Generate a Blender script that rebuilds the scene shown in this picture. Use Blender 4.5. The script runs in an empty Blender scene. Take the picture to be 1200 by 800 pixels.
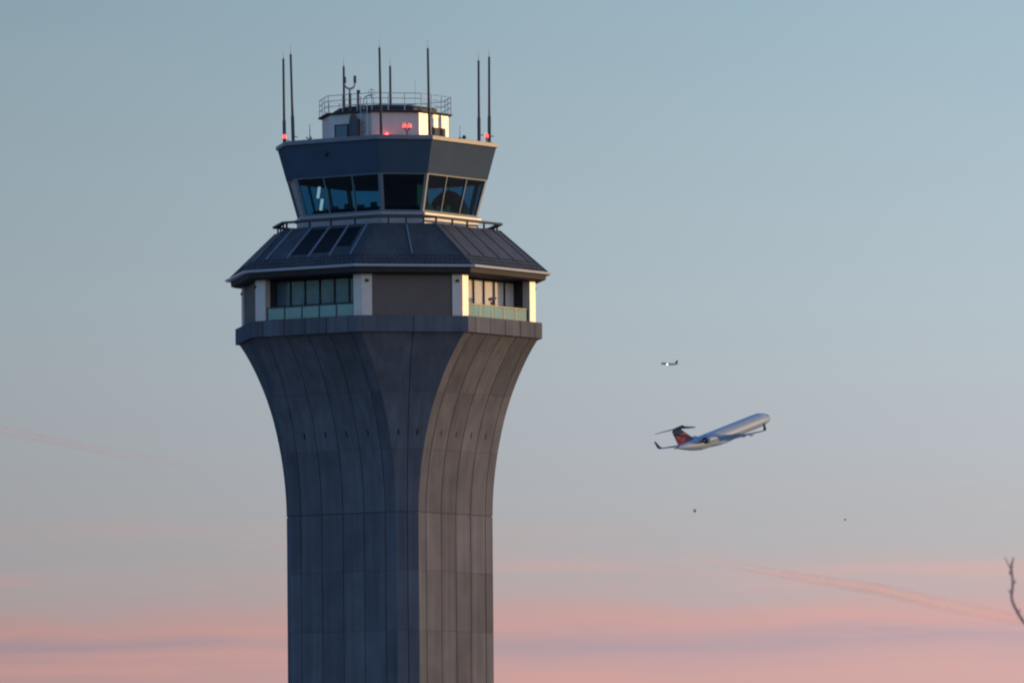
import bpy, bmesh, math, random
from mathutils import Vector, Matrix
R = math.radians
random.seed(7)
sc = bpy.context.scene
COL = sc.collection

# ------------------------------------------------------------------ camera
F = 10000.0                 # focal length in pixels of a 1200 px wide picture (300 mm tele lens)
DIST = 555.0                # metres from the camera to the tower axis
PX = 18.0                   # pixels per metre at the tower
PITCH, ROLL = R(4.0), R(0.5)
CAMP = Vector((0, -DIST, 2.0))
fwd = Vector((0, math.cos(PITCH), math.sin(PITCH)))
r0 = Vector((1, 0, 0)); u0 = Vector((0, -math.sin(PITCH), math.cos(PITCH)))
cr = r0 * math.cos(ROLL) - u0 * math.sin(ROLL)
cu = r0 * math.sin(ROLL) + u0 * math.cos(ROLL)
cd = bpy.data.cameras.new('camera'); cam = bpy.data.objects.new('camera', cd); COL.objects.link(cam)
m = Matrix.Identity(4)
for i in range(3):
    m[i][0] = cr[i]; m[i][1] = cu[i]; m[i][2] = -fwd[i]; m[i][3] = CAMP[i]
cam.matrix_world = m
cd.sensor_width = 36; cd.lens = 300; cd.clip_start = 1; cd.clip_end = 250000
cd.dof.use_dof = True; cd.dof.focus_distance = 553; cd.dof.aperture_fstop = 6.3
sc.camera = cam
sc.cycles.filter_width = 2.1

def at(px, py, D):
    """world point seen at pixel (px, py) of the 1200x800 photograph, D metres along the view axis"""
    return CAMP + fwd * D + cr * ((px - 600) / F * D) + cu * ((400 - py) / F * D)

# ------------------------------------------------------------------ light
SUN_AZ, SUN_EL = 112.5, 3.0          # degrees from 'towards the camera', turning to the right
sd = Vector((math.sin(R(SUN_AZ)) * math.cos(R(SUN_EL)), -math.cos(R(SUN_AZ)) * math.cos(R(SUN_EL)), math.sin(R(SUN_EL))))
sl = bpy.data.lights.new('sun', 'SUN'); sl.energy = 4.5; sl.angle = R(0.53); sl.color = (1.0, 0.61, 0.26)
so = bpy.data.objects.new('sun', sl); COL.objects.link(so)
so.rotation_euler = sd.to_track_quat('Z', 'Y').to_euler(); so.location = (200, 0, 300)

vs = sc.view_settings
vs.view_transform = 'Standard'; vs.look = 'None'; vs.exposure = 0; vs.gamma = 1; vs.use_curve_mapping = False

def s2l(c):
    return tuple(((v / 255) / 12.92 if v / 255 <= .04045 else ((v / 255 + .055) / 1.055) ** 2.4) for v in c)

world = bpy.data.worlds.new('World'); sc.world = world; world.use_nodes = True
nt = world.node_tree; nt.nodes.clear()
def N(t, **kw):
    n = nt.nodes.new(t)
    for k, v in kw.items(): setattr(n, k, v)
    return n
def L(a, b): nt.links.new(a, b)
def math_(op, a, b=None, c=None, clamp=False):
    n = N('ShaderNodeMath', operation=op, use_clamp=clamp)
    for i, v in enumerate((a, b, c)):
        if v is None: continue
        if isinstance(v, (int, float)): n.inputs[i].default_value = v
        else: L(v, n.inputs[i])
    return n.outputs[0]
def maprange(v, a, b, c, d, kind='SMOOTHSTEP'):
    n = N('ShaderNodeMapRange', interpolation_type=kind, clamp=True)
    L(v, n.inputs[0])
    for i, q in enumerate((a, b, c, d)): n.inputs[i + 1].default_value = q
    return n.outputs[0]
def mixc(f, a, b, mode='MIX'):
    n = N('ShaderNodeMix', data_type='RGBA', blend_type=mode)
    if isinstance(f, (int, float)): n.inputs[0].default_value = f
    else: L(f, n.inputs[0])
    for i, v in ((6, a), (7, b)):
        if isinstance(v, tuple): n.inputs[i].default_value = v + (1,) if len(v) == 3 else v
        else: L(v, n.inputs[i])
    return n.outputs[2]
tc = N('ShaderNodeTexCoord'); sx = N('ShaderNodeSeparateXYZ'); L(tc.outputs['Generated'], sx.inputs[0])
X, Y, Zc = sx.outputs
def noise(scale, loc=(0, 0, 0), detail=3, rough=.5, rot=(0, 0, 0)):
    mp = N('ShaderNodeMapping'); mp.inputs['Scale'].default_value = scale; mp.inputs['Location'].default_value = loc
    mp.inputs['Rotation'].default_value = rot
    L(tc.outputs['Generated'], mp.inputs[0])
    n = N('ShaderNodeTexNoise'); n.inputs['Scale'].default_value = 1; n.inputs['Detail'].default_value = detail
    n.inputs['Roughness'].default_value = rough
    L(mp.outputs[0], n.inputs['Vector']); return n.outputs[0]
# twilight air near the horizon: colour by height, its layers slightly bent and tilted
wob = math_('MULTIPLY', math_('SUBTRACT', noise((26, 4, 150), (3.1, 0, 7.7), 3), .5), .0070)
h = math_('ADD', Zc, wob)
h = math_('ADD', h, math_('MULTIPLY', X, -.010))
ramp = N('ShaderNodeValToRGB'); L(math_('DIVIDE', h, .125), ramp.inputs[0])
STOPS = [(0.0, (190, 152, 150)), (.0299, (203, 162, 158)), (.0330, (194, 160, 161)), (.0346, (179, 157, 164)),
         (.0366, (202, 161, 158)), (.0383, (196, 163, 161)), (.0402, (186, 168, 168)), (.0430, (180, 172, 173)), (.0480, (175, 175, 178)),
         (.0560, (174, 179, 184)), (.0640, (173, 182, 188)), (.0750, (170, 184, 192)), (.0900, (163, 182, 192)),
         (.1096, (152, 177, 190)), (.125, (143, 171, 187))]
els = ramp.color_ramp.elements
while len(els) > 1: els.remove(els[-1])
els[0].position = 0; els[0].color = s2l(STOPS[0][1]) + (1,)
for zz, c in STOPS[1:]:
    e = els.new(zz / .125); e.color = s2l(c) + (1,)
side = maprange(X, -.14, .14, .73, 1.22)
low = ramp.outputs[0]
# thin pink veils low in the sky
veil = maprange(noise((13, 2, 190), (11.3, 4, 2.2), 4, .55, (0, R(3.0), 0)), .50, .70, 0, .6)
veil = math_('MULTIPLY', veil, maprange(Zc, .054, .036, 0, 1))
low = mixc(veil, low, s2l((222, 166, 156)))
vn = N('ShaderNodeVectorMath', operation='SCALE'); L(low, vn.inputs[0]); L(side, vn.inputs['Scale'])
low = vn.outputs[0]
v10 = N('ShaderNodeVectorMath', operation='SCALE'); L(low, v10.inputs[0]); v10.inputs['Scale'].default_value = 10
sky = N('ShaderNodeTexSky', sky_type='NISHITA'); sky.sun_disc = False
sky.sun_elevation = R(SUN_EL); sky.sun_rotation = R(180 - SUN_AZ)
sky.air_density = 1.0; sky.dust_density = .6; sky.ozone_density = 2.0
tint = mixc(maprange(X, -.62, .12, 0, 1), (2.3, 3.8, 6.4), (9.0, 7.4, 8.4))
hi = mixc(1.0, sky.outputs[0], tint, 'MULTIPLY')
# the air opposite the glow is much darker than the side the camera looks at
back = maprange(Y, -.75, .45, .0, 1.0)
lowf = math_('MULTIPLY', maprange(Zc, .16, .42, 1, 0), back)
full = mixc(lowf, hi, v10.outputs[0])
bg = N('ShaderNodeBackground'); bg.inputs[1].default_value = .1; L(full, bg.inputs[0])
wo = N('ShaderNodeOutputWorld'); L(bg.outputs[0], wo.inputs[0])

# ------------------------------------------------------------------ materials
def mat(name, col, rough=.6, metal=0, var=.08, scale=1.2, bump=0, spec=.5, coat=0, streak=0, tone=False, emit=None):
    M_ = bpy.data.materials.new(name); M_.use_nodes = True
    t = M_.node_tree; b = t.nodes['Principled BSDF']
    b.inputs['Roughness'].default_value = rough; b.inputs['Metallic'].default_value = metal
    b.inputs['Specular IOR Level'].default_value = spec; b.inputs['Coat Weight'].default_value = coat
    tcn = t.nodes.new('ShaderNodeTexCoord')
    def nz(sc_, det=4):
        mp = t.nodes.new('ShaderNodeMapping'); mp.inputs['Scale'].default_value = sc_
        t.links.new(tcn.outputs['Object'], mp.inputs[0])
        n = t.nodes.new('ShaderNodeTexNoise'); n.inputs['Scale'].default_value = 1; n.inputs['Detail'].default_value = det
        t.links.new(mp.outputs[0], n.inputs['Vector']); return n.outputs[0]
    def mr(v, lo, hi_, a=.3, b_=.7):
        n = t.nodes.new('ShaderNodeMapRange'); t.links.new(v, n.inputs[0])
        for i, q in enumerate((a, b_, lo, hi_)): n.inputs[i + 1].default_value = q
        return n.outputs[0]
    def mul(a, b_):
        n = t.nodes.new('ShaderNodeMath'); n.operation = 'MULTIPLY'; t.links.new(a, n.inputs[0]); t.links.new(b_, n.inputs[1]); return n.outputs[0]
    f = mr(nz((scale,) * 3), 1 - var, 1 + var)
    if streak: f = mul(f, mr(nz((2.2, 2.2, .09), 5), 1 - streak, 1 + streak))
    if tone:
        a = t.nodes.new('ShaderNodeAttribute'); a.attribute_name = 'tone'; f = mul(f, a.outputs['Fac'])
    v = t.nodes.new('ShaderNodeVectorMath'); v.operation = 'SCALE'; v.inputs[0].default_value = col
    t.links.new(f, v.inputs['Scale']); t.links.new(v.outputs[0], b.inputs['Base Color'])
    if bump:
        bn = t.nodes.new('ShaderNodeBump'); bn.inputs['Strength'].default_value = bump; bn.inputs['Distance'].default_value = .03
        t.links.new(nz((9, 9, 9), 6), bn.inputs['Height']); t.links.new(bn.outputs[0], b.inputs['Normal'])
    if emit:
        b.inputs['Emission Color'].default_value = emit[0] + (1,); b.inputs['Emission Strength'].default_value = emit[1]
    return M_

def glass(name, tint, refl=1.0, diffuse=None, dfac=0):
    M_ = bpy.data.materials.new(name); M_.use_nodes = True
    t = M_.node_tree; t.nodes.clear()
    o = t.nodes.new('ShaderNodeOutputMaterial'); tr = t.nodes.new('ShaderNodeBsdfTransparent'); tr.inputs[0].default_value = tint + (1,)
    gl = t.nodes.new('ShaderNodeBsdfGlossy'); gl.inputs['Roughness'].default_value = .03
    gl.inputs[0].default_value = (refl,) * 3 + (1,)
    fr = t.nodes.new('ShaderNodeFresnel'); ge = t.nodes.new('ShaderNodeNewGeometry'); ior = t.nodes.new('ShaderNodeMapRange')   # same reflectance on both faces of the thin pane
    ior.inputs[3].default_value = 1.5; ior.inputs[4].default_value = 1 / 1.5
    t.links.new(ge.outputs['Backfacing'], ior.inputs[0]); t.links.new(ior.outputs[0], fr.inputs[0])
    mx = t.nodes.new('ShaderNodeMixShader'); t.links.new(fr.outputs[0], mx.inputs[0])
    base = tr.outputs[0]
    if diffuse:
        df = t.nodes.new('ShaderNodeBsdfDiffuse'); df.inputs[0].default_value = diffuse + (1,)
        m2 = t.nodes.new('ShaderNodeMixShader'); m2.inputs[0].default_value = dfac
        t.links.new(tr.outputs[0], m2.inputs[1]); t.links.new(df.outputs[0], m2.inputs[2]); base = m2.outputs[0]
    t.links.new(base, mx.inputs[1]); t.links.new(gl.outputs[0], mx.inputs[2]); t.links.new(mx.outputs[0], o.inputs[0])
    return M_

M = dict(
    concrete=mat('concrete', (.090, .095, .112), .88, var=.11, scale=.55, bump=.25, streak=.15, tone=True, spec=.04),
    slot=mat('dark_slot', (.012, .012, .014), .9),
    precast=mat('white_precast', (.50, .445, .40), .47, var=.05, scale=2, spec=.6),
    panel=mat('brown_grey_panel', (.125, .098, .090), .7, spec=.1, var=.06, scale=1),
    jamb=mat('dark_jamb', (.03, .032, .036), .8),
    roof=mat('dark_metal_roof', (.042, .049, .058), .6, .0, spec=.12, var=.18, scale=.7, streak=.12),
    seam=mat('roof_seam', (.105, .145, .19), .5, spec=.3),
    skylight=mat('black_roof_glass', (.006, .008, .011), .5, spec=.1),
    gutter=mat('pale_gutter', (.42, .46, .52), .35, .2, var=.05),
    fascia=mat('eave_fascia', (.042, .040, .044), .7, spec=.1, var=.08),
    cabpaint=mat('slate_blue_panel', (.044, .070, .105), .75, spec=.03, var=.06, scale=.8, tone=False),
    frame=mat('window_frame', (.10, .135, .165), .55, .0, var=.05),
    cap=mat('parapet_cap', (.12, .13, .15), .55, var=.08),
    base=mat('base_cladding', (.26, .25, .25), .5), sill=mat('sill_metal', (.20, .205, .22), .45, .0, var=.05),
    ring=mat('ring_rail_paint', (.05, .06, .075), .7, spec=.05), rail_dark=mat('dark_steel', (.045, .05, .058), .5, .3),
    white=mat('white_siding', (.43, .40, .385), .43, spec=.8, var=.05, scale=1.5),
    door=mat('grey_green_door', (.085, .13, .15), .5),
    deck=mat('deck_dark', (.025, .028, .034), .8),
    galv=mat('galvanised_steel', (.30, .34, .37), .5, .5, var=.1),
    black=mat('black_fibreglass', (.085, .078, .080), .6, spec=.1),
    interior=mat('cab_interior', (.16, .20, .23), .9), ceil=mat('ceiling_tiles', (.82, .86, .88), .9),
    blind=mat('pale_blind', (.80, .70, .64), .9, var=.05, scale=3), dim_interior_sheet=mat('dim_interior_paint', (.085, .145, .18), .9, var=.2, scale=1.5),  # dim interior of the shaded bays put into the second, darker colour
    mullion=mat('dark_mullion', (.03, .03, .033), .6, spec=.1),
    ground=mat('ground', (.13, .13, .12), .95, var=.25, scale=.02),
    bark=mat('bark', (.42, .30, .27), .9, var=.2, scale=8),
    redglow=mat('strong_red_lens', (.6, .03, .02), .3, emit=((1.0, .045, .035), 13.0)), redlens=mat('red_lens', (.6, .03, .02), .3, emit=((1.0, .045, .035), 4.5)),
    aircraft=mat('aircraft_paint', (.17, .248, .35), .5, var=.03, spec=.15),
    alloy=mat('wing_alloy', (.12, .15, .18), .55, .0, var=.05, spec=.2),
    navy=mat('navy_paint', (.028, .048, .080), .8, spec=.0),
    redpaint=mat('red_paint', (.17, .06, .075), .7, spec=.02), maroon=mat('maroon_paint', (.14, .022, .035), .7, spec=.02),
    cabinwin=mat('cabin_window_glass', (.045, .07, .10), .5, spec=.2),
    dark=mat('dark_opening', (.01, .01, .012), .6),
    fardark=mat('distant_airliner_paint', (.30, .32, .36), .7, spec=.05),
    landing=mat('landing_lamp', (.9, .85, .7), .3, emit=((1.0, .90, .66), 6.0)),
    feather=mat('dark_feathers', (.018, .018, .02), .8),
)
M['sky_speck'] = mat('glowing_sky_speck', (.4, .45, .5), .5, emit=((1.0, .64, .54), 1.7))  # emission stands in for bright sky showing in the cab glass
M['cabglass'] = glass('tinted_cab_glass', (.35, .58, .69), .8)
M['winglass'] = glass('lounge_glass', (.95, .975, .985), .3)
M['guardglass'] = glass('frosted_guard_glass', (.24, .74, .84), .4, (.54, .71, .58), .30)

# ------------------------------------------------------------------ mesh helpers
class B:
    def __init__(s): s.bm = bmesh.new(); s.tone = s.bm.faces.layers.float.new('tone')
    def face(s, pts, tone=1.0):
        f = s.bm.faces.new([s.bm.verts.new(p) for p in pts]); f[s.tone] = tone; return f
    def hexa(s, p):          # 8 points: bottom 0-3 ccw, top 4-7
        v = [s.bm.verts.new(q) for q in p]
        for q in ((3, 2, 1, 0), (4, 5, 6, 7), (0, 1, 5, 4), (1, 2, 6, 5), (2, 3, 7, 6), (3, 0, 4, 7)):
            f = s.bm.faces.new([v[i] for i in q]); f[s.tone] = 1
    def beam(s, p, q, w, d, n):   # box from p to q; n = outward normal (thickness d runs from 0 to -d along n), width w across
        p, q, n = Vector(p), Vector(q), Vector(n).normalized()
        t = (q - p).normalized(); n = (n - t * n.dot(t)).normalized(); x = t.cross(n)
        o = [(-w / 2, -d), (w / 2, -d), (w / 2, 0), (-w / 2, 0)]
        s.hexa([p + x * a + n * b for a, b in o] + [q + x * a + n * b for a, b in o])
    def box(s, c, size, rz=0):
        c = Vector(c); cs, sn = math.cos(rz), math.sin(rz); hx, hy, hz = [v / 2 for v in size]
        f = lambda x, y, z: c + Vector((x * cs - y * sn, x * sn + y * cs, z))
        s.hexa([f(-hx, -hy, -hz), f(hx, -hy, -hz), f(hx, hy, -hz), f(-hx, hy, -hz), f(-hx, -hy, hz), f(hx, -hy, hz), f(hx, hy, hz), f(-hx, hy, hz)])
    def rings(s, rs, cap=True, closed=False):
        vr = [[s.bm.verts.new(p) for p in r] for r in rs]; n = len(vr[0])
        pairs = list(zip(vr[:-1], vr[1:])) + ([(vr[-1], vr[0])] if closed else [])
        for a, b in pairs:
            for i in range(n):
                f = s.bm.faces.new((a[i], a[(i + 1) % n], b[(i + 1) % n], b[i])); f[s.tone] = 1
        if cap and not closed:
            f = s.bm.faces.new(vr[0][::-1]); f[s.tone] = 1; f = s.bm.faces.new(vr[-1]); f[s.tone] = 1
    def tube(s, pts, rad, n=8, closed=False):
        pts = [Vector(p) for p in pts]
        if not isinstance(rad, (list, tuple)): rad = [rad] * len(pts)
        rs = []
        for i, p in enumerate(pts):
            a = pts[i - 1] if (i or closed) else p; b = pts[(i + 1) % len(pts)] if (i < len(pts) - 1 or closed) else p
            t = (b - a).normalized(); ref = Vector((0, 0, 1)) if abs(t.z) < .9 else Vector((1, 0, 0))
            x = t.cross(ref).normalized(); y = x.cross(t)
            rs.append([p + (x * math.cos(2 * math.pi * k / n) + y * math.sin(2 * math.pi * k / n)) * rad[i] for k in range(n)])
        s.rings(rs, closed=closed)
    def build(s, name, material, parent=None, smooth=False, loc=(0, 0, 0)):
        bmesh.ops.recalc_face_normals(s.bm, faces=s.bm.faces[:])
        me = bpy.data.meshes.new(name); s.bm.to_mesh(me); s.bm.free()
        if isinstance(material, str): material = M[material]
        me.materials.append(material)
        if smooth:
            for p in me.polygons: p.use_smooth = True
        o = bpy.data.objects.new(name, me); COL.objects.link(o); o.location = loc
        if parent: o.parent = parent
        return o
def tag(o, label=None, cat=None, group=None, kind=None):
    for k, v in (('label', label), ('category', cat), ('group', group), ('kind', kind)):
        if v: o[k] = v
    return o
def thing(name, loc, label, cat, group=None):
    o = bpy.data.objects.new(name, None); COL.objects.link(o); o.location = loc; o.empty_display_size = .5
    return tag(o, label, cat, group)
def copy_tree(o, parent=None):
    c = o.copy(); COL.objects.link(c); c.parent = parent
    for ch in list(o.children): copy_tree(ch, c)
    return c

# ------------------------------------------------------------------ ground
g = B()
gr = [[Vector((r * math.cos(2 * math.pi * k / 96), r * math.sin(2 * math.pi * k / 96), 0)) for k in range(96)] for r in (50, 400, 2500, 15000, 90000)]
g.rings(gr, cap=False); f = g.bm.faces.new([g.bm.verts.new(p) for p in gr[0]])
tag(g.build('ground', 'ground'), kind='structure')

# ------------------------------------------------------------------ control tower
TX = -8.06
PHI0 = 10.6
tower = thing('control_tower', (TX, 0, 0), 'tall flared concrete airport control tower with glazed cab, sloped dark roof and railed penthouse', 'control tower')
def Zp(y, dep=0):                        # height above ground of something at picture row y, dep px nearer than the tower axis
    return 2 + (DIST - dep / PX) * math.tan(PITCH + math.atan((400 - y + 1.26) / F))
def nrm(phi): return Vector((math.sin(R(phi)), -math.cos(R(phi)), 0))
def tng(phi): return Vector((math.cos(R(phi)), math.sin(R(phi)), 0))
def octo(a, c, z, cx=0):                 # a, c in px -> 8 corners
    r = []
    for k in range(4):
        ph = PHI0 + 90 * k
        for s in (-1, 1): r.append(nrm(ph) * (a / PX) + tng(ph) * (s * c / PX) + Vector((0, 0, z)))
    return r
def fphi(j): return PHI0 + 45 * j        # even j: narrow diagonal face, odd j: main face
def fp(o, j, u): return o[j].lerp(o[(j + 1) % 8], u)
LINES = (.1, .3, .5, .7, .9)

def paneled(b, rows, seams_z, gw=.065, gd=.08, seed=1):
    """rows: list of (a, c, z, depth); columns get real vertical grooves; tone varies per cast panel"""
    rnd = random.Random(seed); tones = {}
    grid = []
    o0 = [octo(a, c, z) for a, c, z, d in rows]
    ncol = None; meta = []
    for ri, (a, c, z, d) in enumerate(rows):
        pts = []; mt = []
        for j in range(8):
            p, q = o0[ri][j], o0[ri][(j + 1) % 8]; w = (q - p).length; n = nrm(fphi(j))
            ls = LINES if j % 2 else (.5,)
            us = [(0, 0, 0)]
            for li, u in enumerate(ls):
                g_ = gw / 2 / w
                us += [(u - g_, 0, li), (u - g_ * .6, gd, li), (u + g_ * .6, gd, li + 1), (u + g_, 0, li + 1)]
            for u, dd, li in us:
                pts.append(p.lerp(q, u) - n * max(dd, d)); mt.append((j, li))
        grid.append([b.bm.verts.new(x) for x in pts]); meta = mt
    nC = len(meta)
    for ri in range(len(rows) - 1):
        zm = (rows[ri][2] + rows[ri + 1][2]) / 2
        lev = sum(1 for s in seams_z if s < zm)
        for i in range(nC):
            k = (meta[i], lev)
            if k not in tones: tones[k] = rnd.uniform(.85, 1.14) * (1.0)
            f = b.bm.faces.new((grid[ri][i], grid[ri][(i + 1) % nC], grid[ri + 1][(i + 1) % nC], grid[ri + 1][i]))
            f[b.tone] = tones[k]
    for r in (grid[0][::-1], grid[-1]):
        f = b.bm.faces.new(r); f[b.tone] = 1

# shaft: (y, a) samples of the right outline -> smooth profile
PROF = [(394, 170.5), (408, 162.5), (425, 154.5), (443, 147.3), (460.7, 141.2), (485, 134.4), (509.5, 129.3), (532, 125.6), (555, 122.8), (578, 121), (600, 120.2), (640, 120)]
def prof(y):
    if y >= 640: return 120.0
    for i in range(len(PROF) - 1):
        (y0, a0), (y1, a1) = PROF[i], PROF[i + 1]
        if y0 <= y <= y1:
            def sl_(k):
                k = max(1, min(len(PROF) - 2, k)); return (PROF[k + 1][1] - PROF[k - 1][1]) / (PROF[k + 1][0] - PROF[k - 1][0])
            t = (y - y0) / (y1 - y0); hgt = y1 - y0
            return (2 * t**3 - 3 * t**2 + 1) * a0 + (t**3 - 2 * t**2 + t) * hgt * sl_(i) + (-2 * t**3 + 3 * t**2) * a1 + (t**3 - t**2) * hgt * sl_(i + 1)
    return PROF[0][1]
def cc(a): return max(13.0, a - 106.8)
zrow = lambda y: Zp(y, 20)
seams_y = [466, 532, 599.5, 668, 738, 808, 878, 948, 1018, 1088]
seamz = sorted(Zp(y, prof(min(y, 640))) if y > 595 else zrow(y) for y in seams_y)
samples = [394 + i * 8.25 for i in range(26)] + [640, 720, 800, 900, 1000, 1099]
zs = sorted((zrow(y), prof(y)) for y in samples)
zs[0] = (0.0, 120.0)
def a_at(z):
    lo, hi_ = 390.0, 1140.0
    for _ in range(40):
        md = (lo + hi_) / 2
        if zrow(md) > z: lo = md
        else: hi_ = md
    return prof(max(394, lo))
rows = [(a, cc(a), z, 0) for z, a in zs if all(abs(z - s) > .12 for s in seamz)]
main_z = min(seamz, key=lambda s: abs(s - Zp(599.5, 120)))
for s in seamz:
    if s < .2: continue
    gdp = .06 if s == main_z else .018; hw = .05 if s == main_z else .03
    for dz, d in ((-hw, 0), (-hw * .5, gdp), (hw * .5, gdp), (hw, 0)):
        a = a_at(s + dz); rows.append((a, cc(a), s + dz, d))
rows.sort(key=lambda r: r[2])
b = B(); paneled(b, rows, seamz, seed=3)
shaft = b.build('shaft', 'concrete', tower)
z394 = rows[-1][2]
# rim band
zr0, zr1 = Zp(388, 171), Zp(369.5, 171)
b = B(); paneled(b, [(168.5, 61.5, z394 - .25, 0), (168.5, 61.5, zr0 - .02, 0), (171.6, 64.3, zr0 - .02, 0), (171.6, 64.3, (zr0 + zr1) / 2, 0), (171.6, 64.3, zr1, 0)], [], seed=5)
b.build('parapet_band', 'concrete', tower)
# small dark drain slots just above a pour line
zsl = zrow(512.5); asl = a_at(zsl); oslo, oshi = [octo(a_at(zsl + d), cc(a_at(zsl + d)), zsl + d) for d in (-.19, .19)]
for j in range(8):
    for u in ((.2, .4, .6, .8) if j % 2 else (.25, .75)):
        n = nrm(fphi(j)); b = B()
        b.beam(fp(oslo, j, u) + n * .02, fp(oshi, j, u) + n * .02, .10, .20, n); b.build('drain_slot', 'slot', tower)

# observation storey
AS, CS = 165, 59
ze0, ze1 = zr1 - .01, Zp(321, 165)          # floor and underside of the eaves
oS0, oS1 = octo(AS, CS, ze0), octo(AS, CS, ze1)
mw = (AS - CS) / math.sqrt(2) * 2 / PX      # width of the main face in m
cw = 2 * CS / PX
COLW = .66; REC = 1.15
for j in (0, 2, 4, 6):
    n = nrm(fphi(j)); t = tng(fphi(j))
    b = B(); p = fp(oS0, j, .5) - n * .10; up = Vector((0, 0, ze1 - ze0))
    b.beam(p, p + up, cw - 2 * COLW + .02, .35, n); b.build('wall_panel', 'panel', tower)
    for u in (0, 1):
        s = -1 if u == 0 else 1                       # L-shaped corner column: one leg on the diagonal, one on the main face
        jm = (j - 1) % 8 if u == 0 else j + 1
        nm = nrm(fphi(jm)); tm = tng(fphi(jm)) * (1 if u else -1)
        c0 = fp(oS0, j, u)
        pts = [c0, c0 - t * s * COLW, c0 - t * s * COLW - n * .4, c0 + tm * COLW - nm * .55, c0 + tm * COLW]
        b = B(); b.rings([[q for q in pts], [q + up for q in pts]]); col_ = b.build('column', 'precast', tower)
        b = B(); q = c0 - t * s * COLW * .5 + Vector((0, 0, ze1 - ze0 - .42)); b.beam(q - Vector((0, 0, .09)) + n * .09, q + Vector((0, 0, .09)) + n * .09, .22, .1, n); b.build('lamp_fixture', 'jamb', col_)
for j in (1, 3, 5, 7):
    n = nrm(fphi(j)); t = tng(fphi(j)); p0, p1 = fp(oS0, j, 0) + t * COLW, fp(oS0, j, 1) - t * COLW
    q0, q1 = p0 - n * REC, p1 - n * REC; up = Vector((0, 0, ze1 - ze0))
    # recess sides
    for p, s in ((p0, 1), (p1, -1)):
        b = B(); b.beam(p - n * .62 - t * s * .03, p - n * .62 - t * s * .03 + up, 1.1, .1, t * s); b.build('recess_side', 'jamb', tower)
    W = (q1 - q0).length
    win = B(); NP = 6
    for i in range(NP + 1):
        p = q0.lerp(q1, i / NP); win.beam(p, p + up, .09, .12, n)
    for z_ in (.05, 1.0, (ze1 - ze0) - .05):
        k = Vector((0, 0, z_)); win.beam(q0 + k, q1 + k, .10, .115, n)
    wo_ = win.build('window', 'mullion', tower)
    pn = B(); k = n * -.05
    pn.beam(q0 + up * .5 + k, q1 + up * .5 + k, (ze1 - ze0), .012, n); pn.build('pane', 'winglass', wo_)
    bl = B(); k = n * -.09
    bl.beam(q0 + up * .5 + k, q1 + up * .5 + k, (ze1 - ze0) - .02, .02, n); bl.build('blind' if j in (1, 3) else 'dim_interior_sheet', 'blind' if j in (1, 3) else 'dim_interior_sheet', wo_)  # pale blind in the sunlit bays, dark sheet painted as dim interior in the others
    # guard
    gd = B(); e0, e1 = p0 - n * .12, p1 - n * .12; gh = .86
    gd.beam(e0 + Vector((0, 0, gh)), e1 + Vector((0, 0, gh)), .06, .06, n)
    gd.beam(e0 + Vector((0, 0, .04)), e1 + Vector((0, 0, .04)), .05, .05, n)
    for i in range(6):
        p = e0.lerp(e1, i / 5 * .98 + .01); gd.beam(p, p + Vector((0, 0, gh - .035)), .07, .05, n)
    go = gd.build('guard_rail', 'rail_dark', tower)
    for i in range(5):
        a_, b_ = e0.lerp(e1, (i / 5 * .98 + .01)) + t * .06, e0.lerp(e1, ((i + 1) / 5 * .98 + .01)) - t * .06
        gp = B(); k = Vector((0, 0, .44)) - n * .02; gp.beam(a_ + k, b_ + k, gh - .14, .014, n); gp.build('guard_panel', 'guardglass', go)
b = B(); b.rings([octo(164.5, 58.5, ze0 - .12), octo(164.5, 58.5, ze0 + .012)]); b.build('balcony_floor', 'concrete', tower)
b = B(); b.rings([octo(138, 46, ze0), octo(138, 46, ze1)]); b.build('core_wall', 'jamb', tower)

# eaves
zg = Zp(311, 181)
b = B(); b.rings([octo(172, 63.5, ze1 + .002), octo(176, 66.5, ze1 + .10), octo(176.5, 67, zg - .10), octo(150, 50, zg - .10)]); b.build('eave_fascia', 'fascia', tower)
b = B(); b.rings([octo(176, 66.5, zg - .095), octo(182, 70.5, zg - .05), octo(182.6, 71, zg + .08), octo(180.5, 69.6, zg + .08), octo(180, 69, zg - .03)], cap=True); b.build('gutter', 'gutter', tower)
zt = Zp(261.5, 127); AR0, CR0, AR1, CR1 = 180, 69.2, 127, 34
b = B(); rr = []
for i in range(11):
    t_ = i / 10; rr.append(octo(AR0 + (AR1 - AR0) * t_, CR0 + (CR1 - CR0) * t_, zg + .01 + (zt - zg) * t_))
b.rings(rr); roof = b.build('roof', 'roof', tower)
oe, ot = rr[0], rr[-1]
def rp(j, u, v, out=0):
    p = fp(oe, j, u).lerp(fp(ot, j, u), v)
    e = (fp(oe, j, 1) - fp(oe, j, 0)).normalized(); sl2 = (fp(ot, j, .5) - fp(oe, j, .5)).normalized()
    return p + e.cross(sl2).normalized() * out, e.cross(sl2).normalized()
for j in range(8):
    for u in (LINES if j % 2 else (.5,)):
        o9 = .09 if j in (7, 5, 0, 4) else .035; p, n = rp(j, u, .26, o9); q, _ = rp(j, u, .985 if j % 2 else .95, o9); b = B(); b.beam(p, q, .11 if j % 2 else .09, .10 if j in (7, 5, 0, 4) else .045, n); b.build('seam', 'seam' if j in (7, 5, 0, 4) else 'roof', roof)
# dark roof lights between the middle seams of two faces
for j in (7, 3):
    for (u0_, u1_, v0, v1) in ((.3, .5, .34, .93), (.5, .7, .36, .93), (.7, .86, .48, .93)):
        b = B(); e = .012
        pts = [rp(j, u0_ + e, v0, .02)[0], rp(j, u1_ - e, v0, .02)[0], rp(j, u1_ - e, v1, .02)[0], rp(j, u0_ + e, v1, .02)[0]]; n = rp(j, .5, .5)[1]
        b.rings([[p - n * .04 for p in pts], pts]); b.build('roof_light', 'skylight', roof)
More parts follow.
